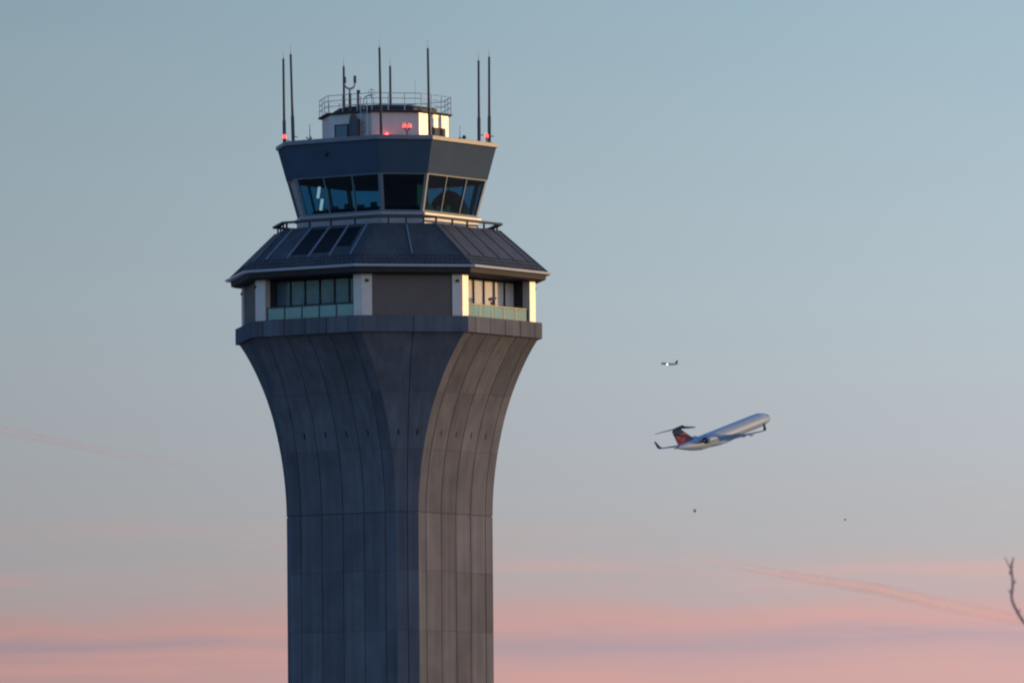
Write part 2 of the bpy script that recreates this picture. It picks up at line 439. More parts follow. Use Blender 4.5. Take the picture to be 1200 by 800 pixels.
# hip caps, and snow guards near the eaves
for j in range(8):
    p = oe[j].lerp(ot[j], .02); q = oe[j].lerp(ot[j], .985); n = (nrm(fphi(j)) + nrm(fphi(j - 1))).normalized() + Vector((0, 0, 1))
    b = B(); b.beam(p + n * .03, q + n * .03, .16, .07, n); b.build('hip_cap', 'roof', roof)
b = B()
for j in range(8):
    nn = 26 if j % 2 else 22
    for row, v in enumerate((.07, .15, .23)):
        for i in range(nn):
            u = (i + .5 + .5 * (row % 2)) / (nn + .5)
            if not .02 < u < .98: continue
            p, n = rp(j, u, v, .06); q, _ = rp(j, u, v + .022, .06); b.beam(p, q, .12, .07, n)
tag(b.build('snow_guard', 'roof', roof), kind='stuff')

# cab
AB, CB, AT, CT = 103, 24, 124.5, 31.5
zb0, zw0, zw1, zc0, zc1 = zt - .05, Zp(247, 105), Zp(202.5, 114), Zp(163.5, 124), Zp(157.5, 125)
def cabo(z, off=0):
    t_ = (z - zw0) / (zc0 - zw0); return octo(AB + (AT - AB) * t_ + off, CB + (CT - CB) * t_ + off * .414, z)
b = B(); b.rings([octo(104, 24.4, zb0), octo(104, 24.4, zw0 - .30)]); b.build('cab_base', 'base', tower)
b = B(); b.rings([octo(104.5, 24.6, zw0 - .297), octo(107.5, 25.8, zw0 - .24), octo(107.5, 25.8, zw0 - .10), octo(104.5, 24.6, zw0 - .02)]); b.build('window_sill', 'sill', tower)
# ring rail round the cab foot on short posts
zr = Zp(254, 127)
b = B()
b.rings([octo(131, 35.6, zr - .075), octo(131, 35.6, zr + .065), octo(126, 33.6, zr + .065), octo(126, 33.6, zr - .075)], closed=True)
for j in range(8):
    for u in ((.02, .27, .5, .76) if j % 2 else (.2, .5, .8)):
        p = fp(octo(128, 34.4, zt - .25), j, u); b.beam(p, p + Vector((0, 0, zr - .085 - zt + .25)), .10, .10, nrm(fphi(j)))
b.build('ring_rail', 'ring', tower)
# windows
for j in range(8):
    o0_, o1_ = cabo(zw0), cabo(zw1); p0, p1, p3, p2 = fp(o0_, j, 0), fp(o0_, j, 1), fp(o1_, j, 0), fp(o1_, j, 1)
    n = (p1 - p0).cross(p3 - p0).normalized(); npn = 3 if j % 2 else 1
    b = B()
    for i in range(npn + 1):
        u = i / npn; w = .13; uu = u
        p, q = p0.lerp(p1, uu), p3.lerp(p2, uu); t = (p1 - p0).normalized(); w = .065
        if i == 0: p, q, w = p + t * .09, q + t * .09, .17
        elif i == npn: p, q, w = p - t * .09, q - t * .09, .17
        b.beam(p - n * .002, q - n * .002, w, .16, n)
    upv = (p3 - p0).normalized()
    b.beam(p0 + upv * .03 - n * .006, p1 + upv * .03 - n * .006, .08, .15, n); b.beam(p3 - upv * .04 - n * .006, p2 - upv * .04 - n * .006, .09, .15, n)
    w = b.build('window', 'frame', tower)
    b = B(); k = -n * .07; pp = [p0 + k, p1 + k, p2 + k, p3 + k]; b.rings([pp, [q - n * .012 for q in pp]]); b.build('pane', 'cabglass', w)
# fascia above the windows and the parapet cap
b = B(); b.rings([cabo(zw1 + .004, -3), cabo(zw1 + .004, .3), cabo(zc0 - .02, .3), cabo(zc0 - .02, -3)]); fas = b.build('cab_fascia', 'cabpaint', tower)
b = B(); b.rings([octo(123, 31, zc0 - .018), octo(127, 32.4, zc0 + .02), octo(127, 32.4, zc1 - .06), octo(122, 30.4, zc1)]); b.build('roof_cap', 'cap', tower)
b = B(); b.rings([cabo(zw0 + .02, -8), cabo(zw0 - .28, -8)]); b.build('cab_floor', 'interior', tower)
b = B(); b.rings([cabo(zw1 + .45, -4), cabo(zw1 + .60, -4)]); b.build('cab_ceiling', 'ceil', tower)
b = B(); off = Vector((22 / PX, 0, 0)); b.rings([[p + off for p in octo(25, 9, z_)] for z_ in (zw0 - .1, zw1 + .44)]); b.build('cab_core', 'dark', tower)
b = B(); cx_ = Vector((72 / PX, 25 / PX, zw0 - .2))          # rounded equipment hood behind the right-hand panes
b.rings([[cx_ + Vector((1.45 * math.cos(a_) * math.cos(e_), 1.35 * math.sin(a_) * math.cos(e_), 2.1 * math.sin(e_))) for a_ in [2 * math.pi * k / 20 for k in range(20)]] for e_ in (0, .3, .6, .9, 1.2, 1.5)])
b.build('equipment_hood', 'dark', tower, True)
for j in range(8):                      # controllers' desks inside the glass
    p, q = fp(cabo(zw0, -16), j, .12), fp(cabo(zw0, -16), j, .88); n = nrm(fphi(j)); b = B()
    b.beam(p + Vector((0, 0, .2)), q + Vector((0, 0, .2)), .4, .8, n)
    nm_ = 4 if j % 2 else 2
    for i in range(nm_):
        c = p.lerp(q, (i + .5) / nm_) - n * .35; b.beam(c + Vector((0, 0, .401)), c + Vector((0, 0, .62 + .12 * (i % 2))), .5, .1, n)
    b.build('desk', 'dark', tower)
for z_, sh in ((1.55, .0), (.75, .22)):                # pale sky specks in the far-left pane, added as two glowing plates
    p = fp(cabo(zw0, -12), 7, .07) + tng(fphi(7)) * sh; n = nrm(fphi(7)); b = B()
    b.beam(p + Vector((-.05, 0, z_ - .38)), p + Vector((.06, 0, z_ + .36)), .20, .05, n); b.build('sky_speck', 'sky_speck', tower)
o_ = cabo((zc0 + zw1) / 2 + .35, .3); p = fp(o_, 7, .42); n = nrm(fphi(7)); b = B()
b.tube([p - n * .1, p + n * .16], [.16, .12], 10); b.build('wall_lamp', 'dark', tower)

# penthouse
PC = Vector((-.10, 0, 0))
AP, CP = 70.5, 28
zp0, zp1 = zc1 - .3, Zp(131, 72)
def pocto(a, c, z): return [p + PC for p in octo(a, c, z)]
b = B(); b.rings([pocto(AP, CP, zp0), pocto(AP, CP, zp1)]); pent = b.build('penthouse', 'white', tower)
b = B()
oP0, oP1 = pocto(AP, CP, zp0), pocto(AP, CP, zp1)
for j in range(8):
    k_ = 6 if j % 2 else 5
    for i in range(1, k_):
        p, q = fp(oP0, j, i / k_), fp(oP1, j, i / k_); n = nrm(fphi(j)); b.beam(p + n * .015, q + n * .015 - Vector((0, 0, .01)), .03, .03, n)
tag(b.build('siding_batten', 'white', pent), kind='stuff')
def pbox(name, j, u0_, u1_, y0, y1, out, mt, th=None):
    zt_, zb_ = Zp(y0, 65), Zp(y1, 65); p, q = fp(pocto(AP, CP, 0), j, u0_), fp(pocto(AP, CP, 0), j, u1_); n = nrm(fphi(j)); b = B()
    c = (p + q) / 2 + n * out; b.beam(c + Vector((0, 0, zb_)), c + Vector((0, 0, zt_)), (q - p).length, th or out + .02, n); return b.build(name, mt, pent)
dr = pbox('door', 7, .16, .42, 145.5, 161, .05, 'door')
pbox('door_frame', 7, .12, .46, 144, 161, .035, 'fascia')
pbox('louvre', 1, .44, .88, 147.5, 158.5, .05, 'jamb')
b = B(); b.box(fp(pocto(AP, CP, Zp(151.5, 65)), 7, .68) + nrm(fphi(7)) * .35, (.62, .5, 1.25), R(fphi(7))); b.build('equipment_box', 'rail_dark', pent)
# ladder
b = B(); n = nrm(fphi(7)); t = tng(fphi(7)); p = fp(pocto(AP, CP, 0), 7, .87) + n * .28
for s in (-1, 1): b.tube([p + t * s * .25 + Vector((0, 0, zp0)), p + t * s * .25 + Vector((0, 0, zp1 + 1.0))], .035, 6)
zz = zp0 + .2
while zz < zp1 + .5: b.tube([p - t * .25 + Vector((0, 0, zz)), p + t * .25 + Vector((0, 0, zz))], .025, 6); zz += .3
b.build('ladder', 'galv', pent)
# deck + railing
AD, CD = 75, 30
zd = Zp(129, 75)
b = B(); b.rings([pocto(AD - 1, CD - .4, zp1 - .02), pocto(AD, CD, zp1 + .03), pocto(AD, CD, zd)]); b.build('deck', 'deck', pent)
b = B()
for hgt in (.42, .78, 1.12):
    b.tube(pocto(AD - 1.5, CD - .6, zd + hgt), .024, 6, closed=True)
for j in range(8):
    for u in ((.02, .35, .68) if j % 2 else (.02, .35, .68)):
        p = fp(pocto(AD - 1.5, CD - .6, zd), j, u); b.tube([p, p + Vector((0, 0, 1.12))], .028, 6)
b.build('railing', 'galv', pent)
b = B(); b.rings([pocto(58, 22, zd - .01), pocto(58, 22, zd + .36), pocto(50, 18, zd + .50)]); b.build('roof_plinth', 'deck', pent)

# ------------------------------------------------------------------ antennas and lamps on the roof
def loc_(rel, dep, z, pc=0): return Vector((TX + rel / PX, -dep / PX, z))
ZC = zc1
def whip(base, height, label, sleeve=0, lean=(0, 0)):
    t = thing('whip_antenna', base, label, 'antenna', 'whip antennas on the tower roof')
    lx, ly = lean; P = lambda z: Vector((lx * z, ly * z, z))
    b = B(); b.tube([P(0), P(height)], [.09, .075], 10); b.build('mast', 'black', t, True)
    b = B(); b.tube([P(height - .01), P(height + .55)], [.022, .010], 6); b.build('tip_rod', 'galv', t, True)
    if sleeve:
        b = B(); b.tube([P(-.0), P(.04), P(.05), P(sleeve), P(sleeve + .06)], [.22, .22, .115, .115, .07], 10); b.build('base_sleeve', 'black', t, True)
        b = B(); b.tube([P(.45) + Vector((.06, 0, 0)), P(.45) + Vector((.30, -.05, .0))], .03, 6); b.build('bracket', 'black', t)
    return t
zb = ZC - .01
whip(loc_(-121, -25, zb), 5.83, 'leftmost dark whip antenna at the left roof edge, red lamp at its foot', 1.75, (-.006, 0))
whip(loc_(-109.5, 20, zb), 5.85, 'tall dark whip antenna just right of the lamp-bearing one at the left roof edge', 1.8, (-.022, 0))
whip(loc_(-5, 104, zb), 5.75, 'tallest-reaching dark whip antenna passing in front of the penthouse beside the ladder', 0, (-.012, 0))
whip(loc_(51, 98, zb), 5.7, 'dark whip antenna passing in front of the bright right wall of the penthouse', 0, (-.010, 0))
whip(loc_(108.5, 20, zb), 5.33, 'inner whip antenna of the right-hand pair at the roof edge, without a lamp', 1.6, (.002, 0))
whip(loc_(120.5, 5, zb), 5.65, 'rightmost dark whip antenna at the right roof edge, with a red lamp beside it', 1.75, (.006, 0))
whip(loc_(-50, -10, zd - .01), 3.35, 'short whip antenna on the penthouse deck left of the forked antenna', 0, (-.004, 0))
whip(loc_(4.5, -20, zd - .01), 3.4, 'short whip antenna on the penthouse deck behind the tall one beside the ladder', 0, (-.004, 0))

def rod(base, h_, r, label, feet=False):
    t = thing('rod_antenna', base, label, 'antenna', 'thin rod antennas')
    b = B(); b.tube([(0, 0, 0), (0, 0, h_)], [r, r * .6], 6); b.build('rod', 'galv', t)
    b = B(); b.box((0, 0, .16), (.16, .16, .32)); b.box((.0, 0, .05), (.4, .25, .1)); b.build('foot', 'black', t)
    if feet:
        b = B(); b.tube([(-.24, 0, .42), (0, 0, .22)], .045, 6); b.tube([(.0, 0, .5), (.12, 0, .3)], .045, 6); b.build('bracket', 'black', t)
    return t
rod(loc_(-90, 20, zb), 1.25, .04, 'small thin rod antenna with bracketed foot on the roof left of the penthouse', True)
rod(loc_(86, 20, zb), 1.1, .03, 'small thin rod antenna on the roof right of the penthouse')
rod(loc_(34, 20, zd), 2.2, .018, 'faint hair-thin rod antenna rising above the penthouse deck railing')
t = thing('vent_cowl', loc_(91, 30, zb), 'small black vent cowl on the roof right of the penthouse', 'vent')
b = B(); b.tube([(0, 0, 0), (0, 0, .22)], .09, 10); b.build('pipe', 'black', t); b = B(); b.tube([(0, 0, .2), (0, 0, .25), (0, 0, .40)], [.1, .17, .06], 10); b.build('hood', 'black', t)

# forked antenna
t = thing('forked_antenna', loc_(-42, 48, zd), 'U-shaped forked antenna on a post above the penthouse deck', 'antenna')
b = B(); b.tube([(0, 0, 0), (0, 0, 1.25), (-.02, 0, 1.27), (-.02, 0, 1.56)], [.10, .09, .05, .05], 8); b.build('post', 'black', t)
b = B(); pts = [(-.33, 0, 1.96)] + [(.33 * -math.cos(a), 0, 1.91 - .36 * math.sin(a)) for a in [math.pi * i / 10 for i in range(11)]] + [(.33, 0, 1.99)]
b.tube(pts, .07, 8); b.build('fork', 'galv', t)
for s, z0 in ((-1, 1.91), (1, 1.93)):
    b = B(); b.tube([(s * .33, 0, z0), (s * .33, 0, z0 + .42 + (.05 if s > 0 else 0))], [.10, .09], 8); b.build('arm_tip', 'black', t)
t = thing('post_camera', loc_(-32, 55, zd), 'short post with a camera head right of the forked antenna', 'camera')
b = B(); b.tube([(0, 0, 0), (0, 0, 1.2)], .075, 8); b.build('post', 'rail_dark', t); b = B(); b.box((0, 0, 1.3), (.22, .34, .22)); b.tube([(0, -.17, 1.3), (0, -.25, 1.3)], .07, 8); b.build('camera_head', 'black', t)
t = thing('loop_antenna', loc_(-20, 55, zd), 'arched loop antenna on the penthouse deck above the ladder', 'antenna')
b = B(); b.tube([(.33 * -math.cos(a), 0, .7 + .36 * math.sin(a)) for a in [math.pi * i / 12 for i in range(13)]], .035, 6)
b.tube([(-.33, 0, 0), (-.33, 0, .7)], .035, 6); b.tube([(.33, 0, 0), (.33, 0, .7)], .035, 6); b.build('loop', 'galv', t)
b = B(); b.tube([(-.28, 0, .0), (0, 0, .3), (.2, 0, .0)], .04, 6); b.build('stay', 'rail_dark', t)
t = thing('crossed_antenna', loc_(-17, 20, zd), 'small crossed-element antenna on a thin mast above the loop', 'antenna')
b = B(); b.tube([(0, 0, 0), (0, 0, 1.75)], .028, 6); b.build('mast', 'galv', t)
b = B()
for z_, w_ in ((1.62, .16), (1.3, .2)):
    b.tube([(-w_, 0, z_), (w_, 0, z_)], .02, 6); b.tube([(0, -w_, z_), (0, w_, z_)], .02, 6)
for x in (-.2, .2): b.tube([(x, 0, 1.3), (x, 0, 1.62)], .015, 6)
b.box((0, 0, 1.3), (.12, .12, .12)); b.build('element', 'galv', t)
t = thing('horn_speaker', loc_(-38, 66, zp1 - .32), 'dark horn loudspeaker hanging under the penthouse deck', 'loudspeaker')
b = B(); b.tube([(0, .3, .1), (0, .0, .0), (0, -.25, -.03)], [.08, .12, .24], 12); b.build('horn', 'black', t)
b = B(); b.tube([(0, .1, 0), (0, .1, .36)], .03, 6); b.build('bracket', 'black', t)

def lamp(base, h_, label, twin=False, lens='redlens'):
    t = thing('obstruction_light', base, label, 'warning light', 'red obstruction lights on the tower roof')
    b = B(); b.tube([(0, 0, 0), (0, 0, h_)], .05, 8)
    if twin: b.tube([(-.18, 0, h_ + .12), (0, 0, h_ - .05), (.18, 0, h_ + .12)], .04, 6)
    b.build('stand', 'black', t)
    for x in ((-.17, .17) if twin else (0,)):
        b = B(); z0 = h_ + (.12 if twin else 0)
        b.tube([(x, 0, z0), (x, 0, z0 + .05)], .13, 10); b.build('collar', 'black', t)
        b = B(); b.tube([(x, 0, z0 + .05), (x, 0, z0 + .16), (x, 0, z0 + .27), (x, 0, z0 + .33)], [.10, .115, .09, .03], 12); b.build('lens', lens, t, True)
    return t
lamp(loc_(-120.5, -5, zb), .42, 'glowing red warning lamp at the foot of the leftmost whip antenna')
lamp(loc_(117.5, 22, zb), .22, 'glowing red warning lamp at the foot of the rightmost whip antenna')
lamp(loc_(25, 92, zb), .42, 'twin red warning lamp on a forked stand in front of the penthouse wall', True)
lamp(loc_(1, 79, zb), .02, 'low red warning lamp behind the parapet glowing on the grey penthouse wall', lens='redglow')

# viewing scope behind the guard of the right-hand balcony
def scope(j, u, label):
    n = nrm(fphi(j)); p = fp(octo(AS, CS, ze0 + .01), j, u) - n * .42
    t = thing('viewing_scope', Vector((TX, 0, 0)) + p, label, 'telescope', 'viewing scopes on the balconies'); t.rotation_euler.z = R(fphi(j))
    b = B(); b.tube([(0, 0, 0), (0, 0, .04), (0, 0, .05), (0, 0, 1.15)], [.2, .2, .06, .05], 8); b.build('stand', 'black', t)
    b = B(); b.tube([(-.13, 0, 1.0), (-.10, 0, 1.28), (.1, 0, 1.28), (.13, 0, 1.0)], .035, 6); b.build('yoke', 'black', t)
    b = B(); b.tube([(-.22, .05, 1.30), (.05, -.02, 1.36), (.34, -.1, 1.40)], [.10, .10, .07], 10); b.build('scope_body', 'black', t)
scope(1, .47, 'dark viewing scope on a stand behind the sunlit right balcony guard')

# ------------------------------------------------------------------ aircraft
def foil(b, secs, axis_up):
    """secs: list of (lead point, chord, thickness); chord runs to -x"""
    rs = []
    for p, ch, th in secs:
        p = Vector(p); prof_ = [(0, 0), (.08, .42), (.3, .5), (.65, .32), (1, .02), (.65, -.2), (.3, -.34), (.08, -.3)]
        rs.append([p + Vector((-ch * x, 0, 0)) + Vector(axis_up) * (th * y) for x, y in prof_])
    b.rings(rs)
def fuselage(b, secs, n=20):
    b.rings([[Vector((x, r * math.cos(2 * math.pi * k / n), zc_ + r * math.sin(2 * math.pi * k / n))) for k in range(n)] for x, r, zc_ in secs])
def orient(o, hx, hy, hz, sxv):
    """nose direction and starboard direction given as camera-space triples"""
    hv = (cr * hx + cu * hy - fwd * hz).normalized(); sv = (cr * sxv[0] + cu * sxv[1] - fwd * sxv[2]); sv = (sv - hv * sv.dot(hv)).normalized()
    uv = sv.cross(hv); mm = Matrix.Identity(4)
    for i in range(3): mm[i][0] = hv[i]; mm[i][1] = -sv[i]; mm[i][2] = uv[i]; mm[i][3] = o.location[i]
    o.matrix_world = mm

jet = thing('regional_jet', (0, 0, 0), 'white twin-engine jet with red and navy T-tail climbing away to the right', 'airplane')
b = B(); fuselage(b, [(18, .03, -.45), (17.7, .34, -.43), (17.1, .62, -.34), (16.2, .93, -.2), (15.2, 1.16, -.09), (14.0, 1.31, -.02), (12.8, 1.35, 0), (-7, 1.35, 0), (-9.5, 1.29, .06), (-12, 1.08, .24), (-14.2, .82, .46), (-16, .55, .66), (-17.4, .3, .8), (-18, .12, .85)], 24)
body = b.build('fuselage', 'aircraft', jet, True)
b = B(); b.rings([[Vector((x, w * math.cos(2 * math.pi * k / 16), -1.05 + hh * math.sin(2 * math.pi * k / 16))) for k in range(16)] for x, w, hh in ((5.5, .2, .15), (4, 1.1, .45), (1, 1.45, .62), (-3, 1.4, .6), (-5.5, .9, .4), (-7, .2, .15))])
b.build('wing_fairing', 'aircraft', body, True)
# cockpit glass wraps the nose
b = B()
xs = [(16.9, .73, -.29), (16.2, .93, -.2), (15.5, 1.105, -.115)]
def shell(xr, a0, a1, off=.012, n=10):
    rs = []
    for x, r, zc_ in xr: rs.append([Vector((x, (r + off) * math.sin(a0 + (a1 - a0) * k / n), zc_ + (r + off) * math.cos(a0 + (a1 - a0) * k / n))) for k in range(n + 1)])
    return rs
for a0, a1 in ((-1.15, -.08), (.08, 1.15)):
    rs = shell(xs, a0, a1)
    for p, q in zip(rs[:-1], rs[1:]):
        for i in range(len(p) - 1): b.face([p[i], p[i + 1], q[i + 1], q[i]])
b.build('cockpit_window', 'dark', body)
for s in (-1, 1):
    b = B()
    foil(b, [((5.0, s * .9, -1.1), 7.4, .75), ((2.6, s * 2.2, -1.02), 5.4, .6), ((.4, s * 4.6, -.86), 3.5, .4), ((-3.9, s * 11.4, -.22), 1.35, .16)], (0, 0, 1))
    w = b.build('wing', 'alloy', jet)
    b = B(); foil(b, [((-3.95, s * 11.38, -.2), 1.3, .14), ((-4.3, s * 11.65, .15), 1.15, .1), ((-5.0, s * 11.95, 1.3), .6, .06)], (0, s, .25)); b.build('winglet', 'navy', w)
    for y_ in (3.2, 5.8, 8.3):       # flap track fairings
        b = B(); x_ = .4 - (y_ - 4.6) * .63; b.tube([(x_ - 1.6, s * y_, -1.0 + y_ * .03), (x_ - 2.6, s * y_, -1.12 + y_ * .05), (x_ - 4.2 + y_ * .1, s * y_, -.95 + y_ * .05)], [.05, .16, .03], 8); b.build('flap_fairing', 'alloy', w)
    ey, ez = s * 2.25, .55
    b = B(); b.tube([(-6.6, ey, ez), (-6.9, ey, ez), (-8.2, ey, ez), (-10.2, ey, ez), (-11.2, ey, ez)], [.66, .76, .82, .74, .60], 18); e_ = b.build('engine', 'aircraft', jet, True)
    b = B(); b.tube([(-11.15, ey, ez), (-11.26, ey, ez)], [.58, .56], 18); b.build('nozzle', 'dark', e_)
    b = B(); b.tube([(-11.2, ey, ez), (-11.6, ey, ez), (-12.0, ey, ez)], [.30, .2, .05], 12); b.build('exhaust_cone', 'alloy', e_)
    b = B(); b.tube([(-6.55, ey, ez), (-6.58, ey, ez)], [.58, .56], 18); b.build('intake', 'dark', e_)
    b = B(); b.box((-9.2, s * 1.5, .5), (2.6, 1.1, .2)); b.build('pylon', 'alloy', e_)
for s in (-1, 1):                        # row of cabin windows
    b = B()
    for i in range(22):
        x = 12.6 - i * .80
        c = Vector((x, s * 1.285, .43)); b.beam(c - Vector((0, 0, .15)), c + Vector((0, 0, .15)), .24, .05, (0, s, .31))
    tag(b.build('cabin_window', 'cabinwin', body), kind='stuff')
# T-tail
def fin_pt(x0, z0, x1, z1, t): return (x0 + (x1 - x0) * t, 0, z0 + (z1 - z0) * t)
b = B(); foil(b, [((-10.6, 0, .9), 6.6, .42), ((-14.9, 0, 3.75), 3.5, .26), ((-15.1, 0, 4.1), 3.4, .2)], (0, 1, 0)); fin = b.build('fin', 'navy', jet)
def fin_patch(name, q, mt):           # quad in (chord fraction, height fraction), 3-4 mm proud of both faces of the fin
    for s in (-1, 1):
        def P(u, v, o):
            lead = Vector((-10.6 + (-4.3) * v, 0, .9 + 2.85 * v)); ch = 6.6 - 3.1 * v; th = .42 - .16 * v
            prof_ = [(0, 0), (.08, .42), (.3, .5), (.65, .32), (1, .02)] if s > 0 else [(0, 0), (.08, -.3), (.3, -.34), (.65, -.2), (1, .02)]
            yy = 0
            for (xa, ya), (xb, yb) in zip(prof_[:-1], prof_[1:]):
                if xa <= u <= xb: yy = ya + (yb - ya) * (u - xa) / (xb - xa)
            return lead + Vector((-ch * u, th * yy + s * o, 0))
        b = B(); us = [0, .25, .5, .75, 1]
        for k in range(4):
            def bl(s_, t_): 
                a_ = Vector(q[0]).lerp(Vector(q[1]), s_); c_ = Vector(q[3]).lerp(Vector(q[2]), s_); return a_.lerp(c_, t_)
            for r_ in range(4):
                c4 = [bl(us[k], us[r_]), bl(us[k + 1], us[r_]), bl(us[k + 1], us[r_ + 1]), bl(us[k], us[r_ + 1])]
                b.face([P(c.x, c.y, .03) for c in c4])
        b.build(name, mt, fin)
fin_patch('red_marking', [(.10, .22), (.60, .12), (.97, .76), (.06, .76)], 'redpaint')
fin_patch('maroon_marking', [(.35, .03), (.97, .02), (.97, .62), (.66, .12)], 'maroon')
b = B(); foil(b, [((-16.7, -4.25, 3.95), 1.2, .12), ((-14.2, -.3, 4.1), 2.4, .26), ((-14.2, .3, 4.1), 2.4, .26), ((-16.7, 4.25, 3.95), 1.2, .12)], (0, 0, 1)); b2 = b.build('tailplane', 'navy', jet)
b = B(); b.tube([(-13.6, 0, 4.15), (-14.3, 0, 4.2), (-16.6, 0, 4.2), (-18.0, 0, 4.15)], [.05, .26, .26, .05], 10); b.build('bullet_fairing', 'navy', b2, True)
jet.location = at(848.5, 508.2, 1597)
bpy.context.view_layer.update()
orient(jet, 3.1, 1.12, -5.3, (5.26, .95, 3.26))

air = thing('airliner', (0, 0, 0), 'tiny distant airliner with a bright landing light, descending to the left', 'airplane')
b = B(); fuselage(b, [(19, .1, -.5), (18.3, .9, -.35), (16.8, 1.6, -.12), (14.5, 2.0, 0), (-8, 2.0, 0), (-13, 1.5, .4), (-17, .8, .9), (-19, .2, 1.2)], 16); body = b.build('fuselage', 'fardark', air, True)
for s in (-1, 1):
    b = B(); foil(b, [((5.5, s * 1.2, -1.1), 7.5, .9), ((1.5, s * 6, -.6), 4.2, .5), ((-4, s * 17, .7), 1.6, .2)], (0, 0, 1)); w = b.build('wing', 'fardark', air)
    b = B(); b.tube([(6.2, s * 5.6, -1.9), (5.4, s * 5.6, -1.9), (2.5, s * 5.6, -1.8)], [.95, 1.1, .7], 12); b.build('engine', 'fardark', w)
    b = B(); foil(b, [((-13.2, s * .5, 1.0), 3.6, .3), ((-16.5, s * 6.2, 1.7), 1.5, .15)], (0, 0, 1)); b.build('tailplane', 'fardark', air)
b = B(); foil(b, [((-10.5, 0, 1.4), 6.5, .5), ((-15.6, 0, 8.0), 2.6, .3)], (0, 1, 0)); b.build('fin', 'navy', air)
for s in (-1, 1):
    b = B(); b.tube([(5.9, s * 2.4, -1.1), (6.4, s * 2.4, -1.1), (6.8, s * 2.4, -1.1)], [1.2, 1.4, .4], 12); b.build('landing_light', 'landing', air, True)
air.location = at(784.6, 426.3, 16000)
bpy.context.view_layer.update()
orient(air, -.86, .06, .50, (-.50, .02, -.86))

# ------------------------------------------------------------------ birds
def bird(px, py, D, size, yaw, flap, label):
    t = B()
    n = 10; secs = [(.20, .004, .0), (.175, .018, .01), (.14, .028, .012), (.10, .036, .005), (.02, .052, 0), (-.07, .045, 0), (-.14, .025, .008), (-.20, .02, .01)]
    t.rings([[Vector((x, r * 1.0 * math.cos(2 * math.pi * k / n), z + r * math.sin(2 * math.pi * k / n))) for k in range(n)] for x, r, z in secs])
    for s in (-1, 1):
        foil(t, [((.075, s * .03, .02), .16, .025), ((.09, s * (.03 + .16 * math.cos(flap)), .02 + .16 * math.sin(flap)), .17, .015), ((.02, s * (.03 + .38 * math.cos(flap)), .02 + .38 * math.sin(flap)), .05, .006)], (0, 0, 1))
    foil(t, [((-.18, -.05, .01), .12, .008), ((-.17, 0, .012), .13, .012), ((-.18, .05, .01), .12, .008)], (0, 0, 1))
    o = t.build('bird', 'feather'); o.location = at(px, py, D); o.rotation_euler = (0, 0, yaw); o.scale = (size,) * 3
    tag(o, label, 'bird', 'birds far off in the sky'); return o
bird(814.2, 599.4, 700, .75, R(40), R(62), 'small dark bird in flight below the climbing jet')
bird(990.4, 609.3, 950, .68, R(35), R(55), 'tiny faint dark bird farther right, toward the bare twig')

# ------------------------------------------------------------------ bare tree at the right, one branch tip reaching into view
TD = 100.0
tp = at(1420, 640, TD); tree = thing('bare_tree', (tp.x, tp.y, 0), 'leafless tree at the right edge with one curved twig in view', 'tree')
base = Vector((tp.x, tp.y, 0)); rnd = random.Random(4)
lo = lambda px, py, d=0: at(px, py, TD + d) - base
b = B(); b.tube([(0, 0, -.3), (.02, 0, .3), (-.05, .03, 1.4), (.04, 0, 2.4), (.0, -.03, 3.3)], [.26, .19, .15, .12, .10], 12); b.build('trunk', 'bark', tree, True)
tw = B()
tw.tube([Vector((0, -.02, 2.6)), lo(1330, 800), lo(1275, 772), lo(1230, 748), lo(1208, 736), lo(1199, 727), lo(1194.5, 720), lo(1190, 712), lo(1186.6, 704), lo(1185.6, 698), lo(1186.8, 688), lo(1187.2, 680), lo(1186, 672), lo(1185.4, 666), lo(1186.2, 659), lo(1188, 652.5)],
        [.07, .045, .036, .028, .024, .021, .020, .019, .019, .0185, .018, .0175, .017, .016, .014, .009], 8)
for bx, by, sx_ in ((1193, 717.5, 1), (1185.4, 695, -1), (1187.4, 684, 1), (1185.6, 673, -1)):     # buds
    p = lo(bx, by); tw.tube([p, p + Vector((sx_ * .022, 0, .02)), p + Vector((sx_ * .030, 0, .05))], [.012, .011, .003], 6)
tw.tube([lo(1185.5, 668), lo(1182.5, 662), lo(1180, 657.5), lo(1177.5, 652)], [.010, .008, .007, .004], 6)
def grow(p, d, L_, r, depth):
    n = 5; pts = [p]; rs = [r]
    for i in range(n):
        d = (d + Vector((rnd.uniform(-.22, .22), rnd.uniform(-.22, .22), rnd.uniform(-.08, .2)))).normalized(); pts.append(pts[-1] + d * L_ / n); rs.append(r * (1 - .7 * (i + 1) / n))
    w = [q + base - CAMP for q in pts]
    if any(600 + F * v.dot(cr) / v.dot(fwd) < 1225 for v in w): return
    tw.tube(pts, rs, 6 if depth < 2 else 5)
    if depth < 3:
        for k in range(5 if depth < 2 else 4):
            i = rnd.randint(2, n); dd = (d + Vector((rnd.uniform(-1, 1), rnd.uniform(-1, 1), rnd.uniform(-.2, .8))) * .8).normalized(); grow(pts[i], dd, L_ * rnd.uniform(.5, .72), rs[i] * .7, depth + 1)
for k in range(9):
    a = 2 * math.pi * k / 9; grow(Vector((0, 0, 1.9 + .16 * k)), Vector((math.cos(a) * .8, math.sin(a) * .8, .75)).normalized(), rnd.uniform(1.6, 2.3), .075, 0)
tw.build('crown', 'bark', tree, True)

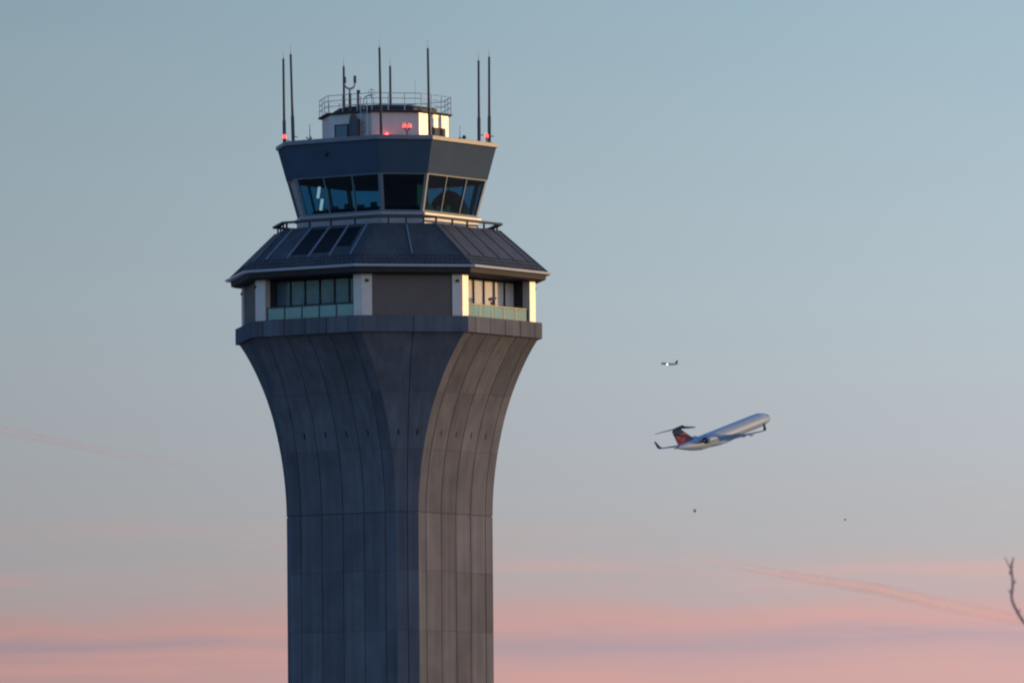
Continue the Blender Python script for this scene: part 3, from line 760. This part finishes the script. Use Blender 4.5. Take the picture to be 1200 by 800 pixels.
# ------------------------------------------------------------------ vapour trails, thin ice cloud the low sun shines through
def vapour(dens, col):
    M_ = bpy.data.materials.new('vapour'); M_.use_nodes = True; t = M_.node_tree; t.nodes.clear()
    o = t.nodes.new('ShaderNodeOutputMaterial'); tr = t.nodes.new('ShaderNodeBsdfTransparent'); tl = t.nodes.new('ShaderNodeBsdfTranslucent'); tl.inputs[0].default_value = col + (1,)
    mx = t.nodes.new('ShaderNodeMixShader'); tcn = t.nodes.new('ShaderNodeTexCoord'); n = t.nodes.new('ShaderNodeTexNoise'); n.inputs['Scale'].default_value = .014; n.inputs['Detail'].default_value = 4
    mr = t.nodes.new('ShaderNodeMapRange')
    for k, q in enumerate((.3, .7, dens * .4, dens * 1.6)): mr.inputs[k + 1].default_value = q
    t.links.new(tcn.outputs['Object'], n.inputs['Vector']); t.links.new(n.outputs[0], mr.inputs[0])
    at_ = t.nodes.new('ShaderNodeAttribute'); at_.attribute_name = 'tone'; ml = t.nodes.new('ShaderNodeMath'); ml.operation = 'MULTIPLY'
    t.links.new(mr.outputs[0], ml.inputs[0]); t.links.new(at_.outputs['Fac'], ml.inputs[1]); t.links.new(ml.outputs[0], mx.inputs[0])
    t.links.new(tr.outputs[0], mx.inputs[1]); t.links.new(tl.outputs[0], mx.inputs[2]); t.links.new(mx.outputs[0], o.inputs[0]); return M_
def trail(pts, D, widths, dens, fades, col, label):
    b = B(); fine = []; fw = []; fd = []          # subdivide, so that the trail thins out gradually
    for i in range(len(pts) - 1):
        for k in range(8):
            q = k / 8; fine.append((pts[i][0] + (pts[i + 1][0] - pts[i][0]) * q, pts[i][1] + (pts[i + 1][1] - pts[i][1]) * q))
            fw.append(widths[i] + (widths[i + 1] - widths[i]) * q); fd.append(fades[i] + (fades[i + 1] - fades[i]) * q)
    pts, widths = fine, fw; P = [at(x, y, D) for x, y in pts]; rr_ = [w / 2 * D / F for w in widths]; c = P[0].copy()
    for k in (1.0, .78, .55, .32):                # nested sheaths: denser towards the middle
        f0 = len(b.bm.faces); b.tube([p - c for p in P], [r * k for r in rr_], 20); b.bm.faces.ensure_lookup_table()
        for fi in range(f0, len(b.bm.faces)): b.bm.faces[fi][b.tone] = fd[min((fi - f0) // 20, len(fd) - 1)]
    o = b.build('vapour_trail', vapour(dens, col), None, True); o.location = c
    tag(o, label, 'vapour trail', 'vapour trails in the sky')
trail([(-160, 473), (-60, 491), (0, 503.5), (60, 515.5), (120, 527), (170, 537), (215, 544), (250, 549)], 30000, [13, 13, 13, 12, 12, 11, 9, 8], .034, [1, 1, 1, .9, .75, .6, .3, 0], (.70, .50, .58), 'thin pink vapour trail slanting down toward the tower from the left edge')
trail([(815, 653), (860, 662), (910, 671), (970, 681), (1030, 690), (1090, 704), (1140, 715), (1200, 726), (1300, 743)], 30000, [8, 9, 11, 13, 16, 17, 17, 16, 16], .066, [0, .45, .8, 1, 1, .8, .65, .6, .6], (1, .66, .56), 'broader pink vapour trail slanting down to the right edge behind the bare twig')
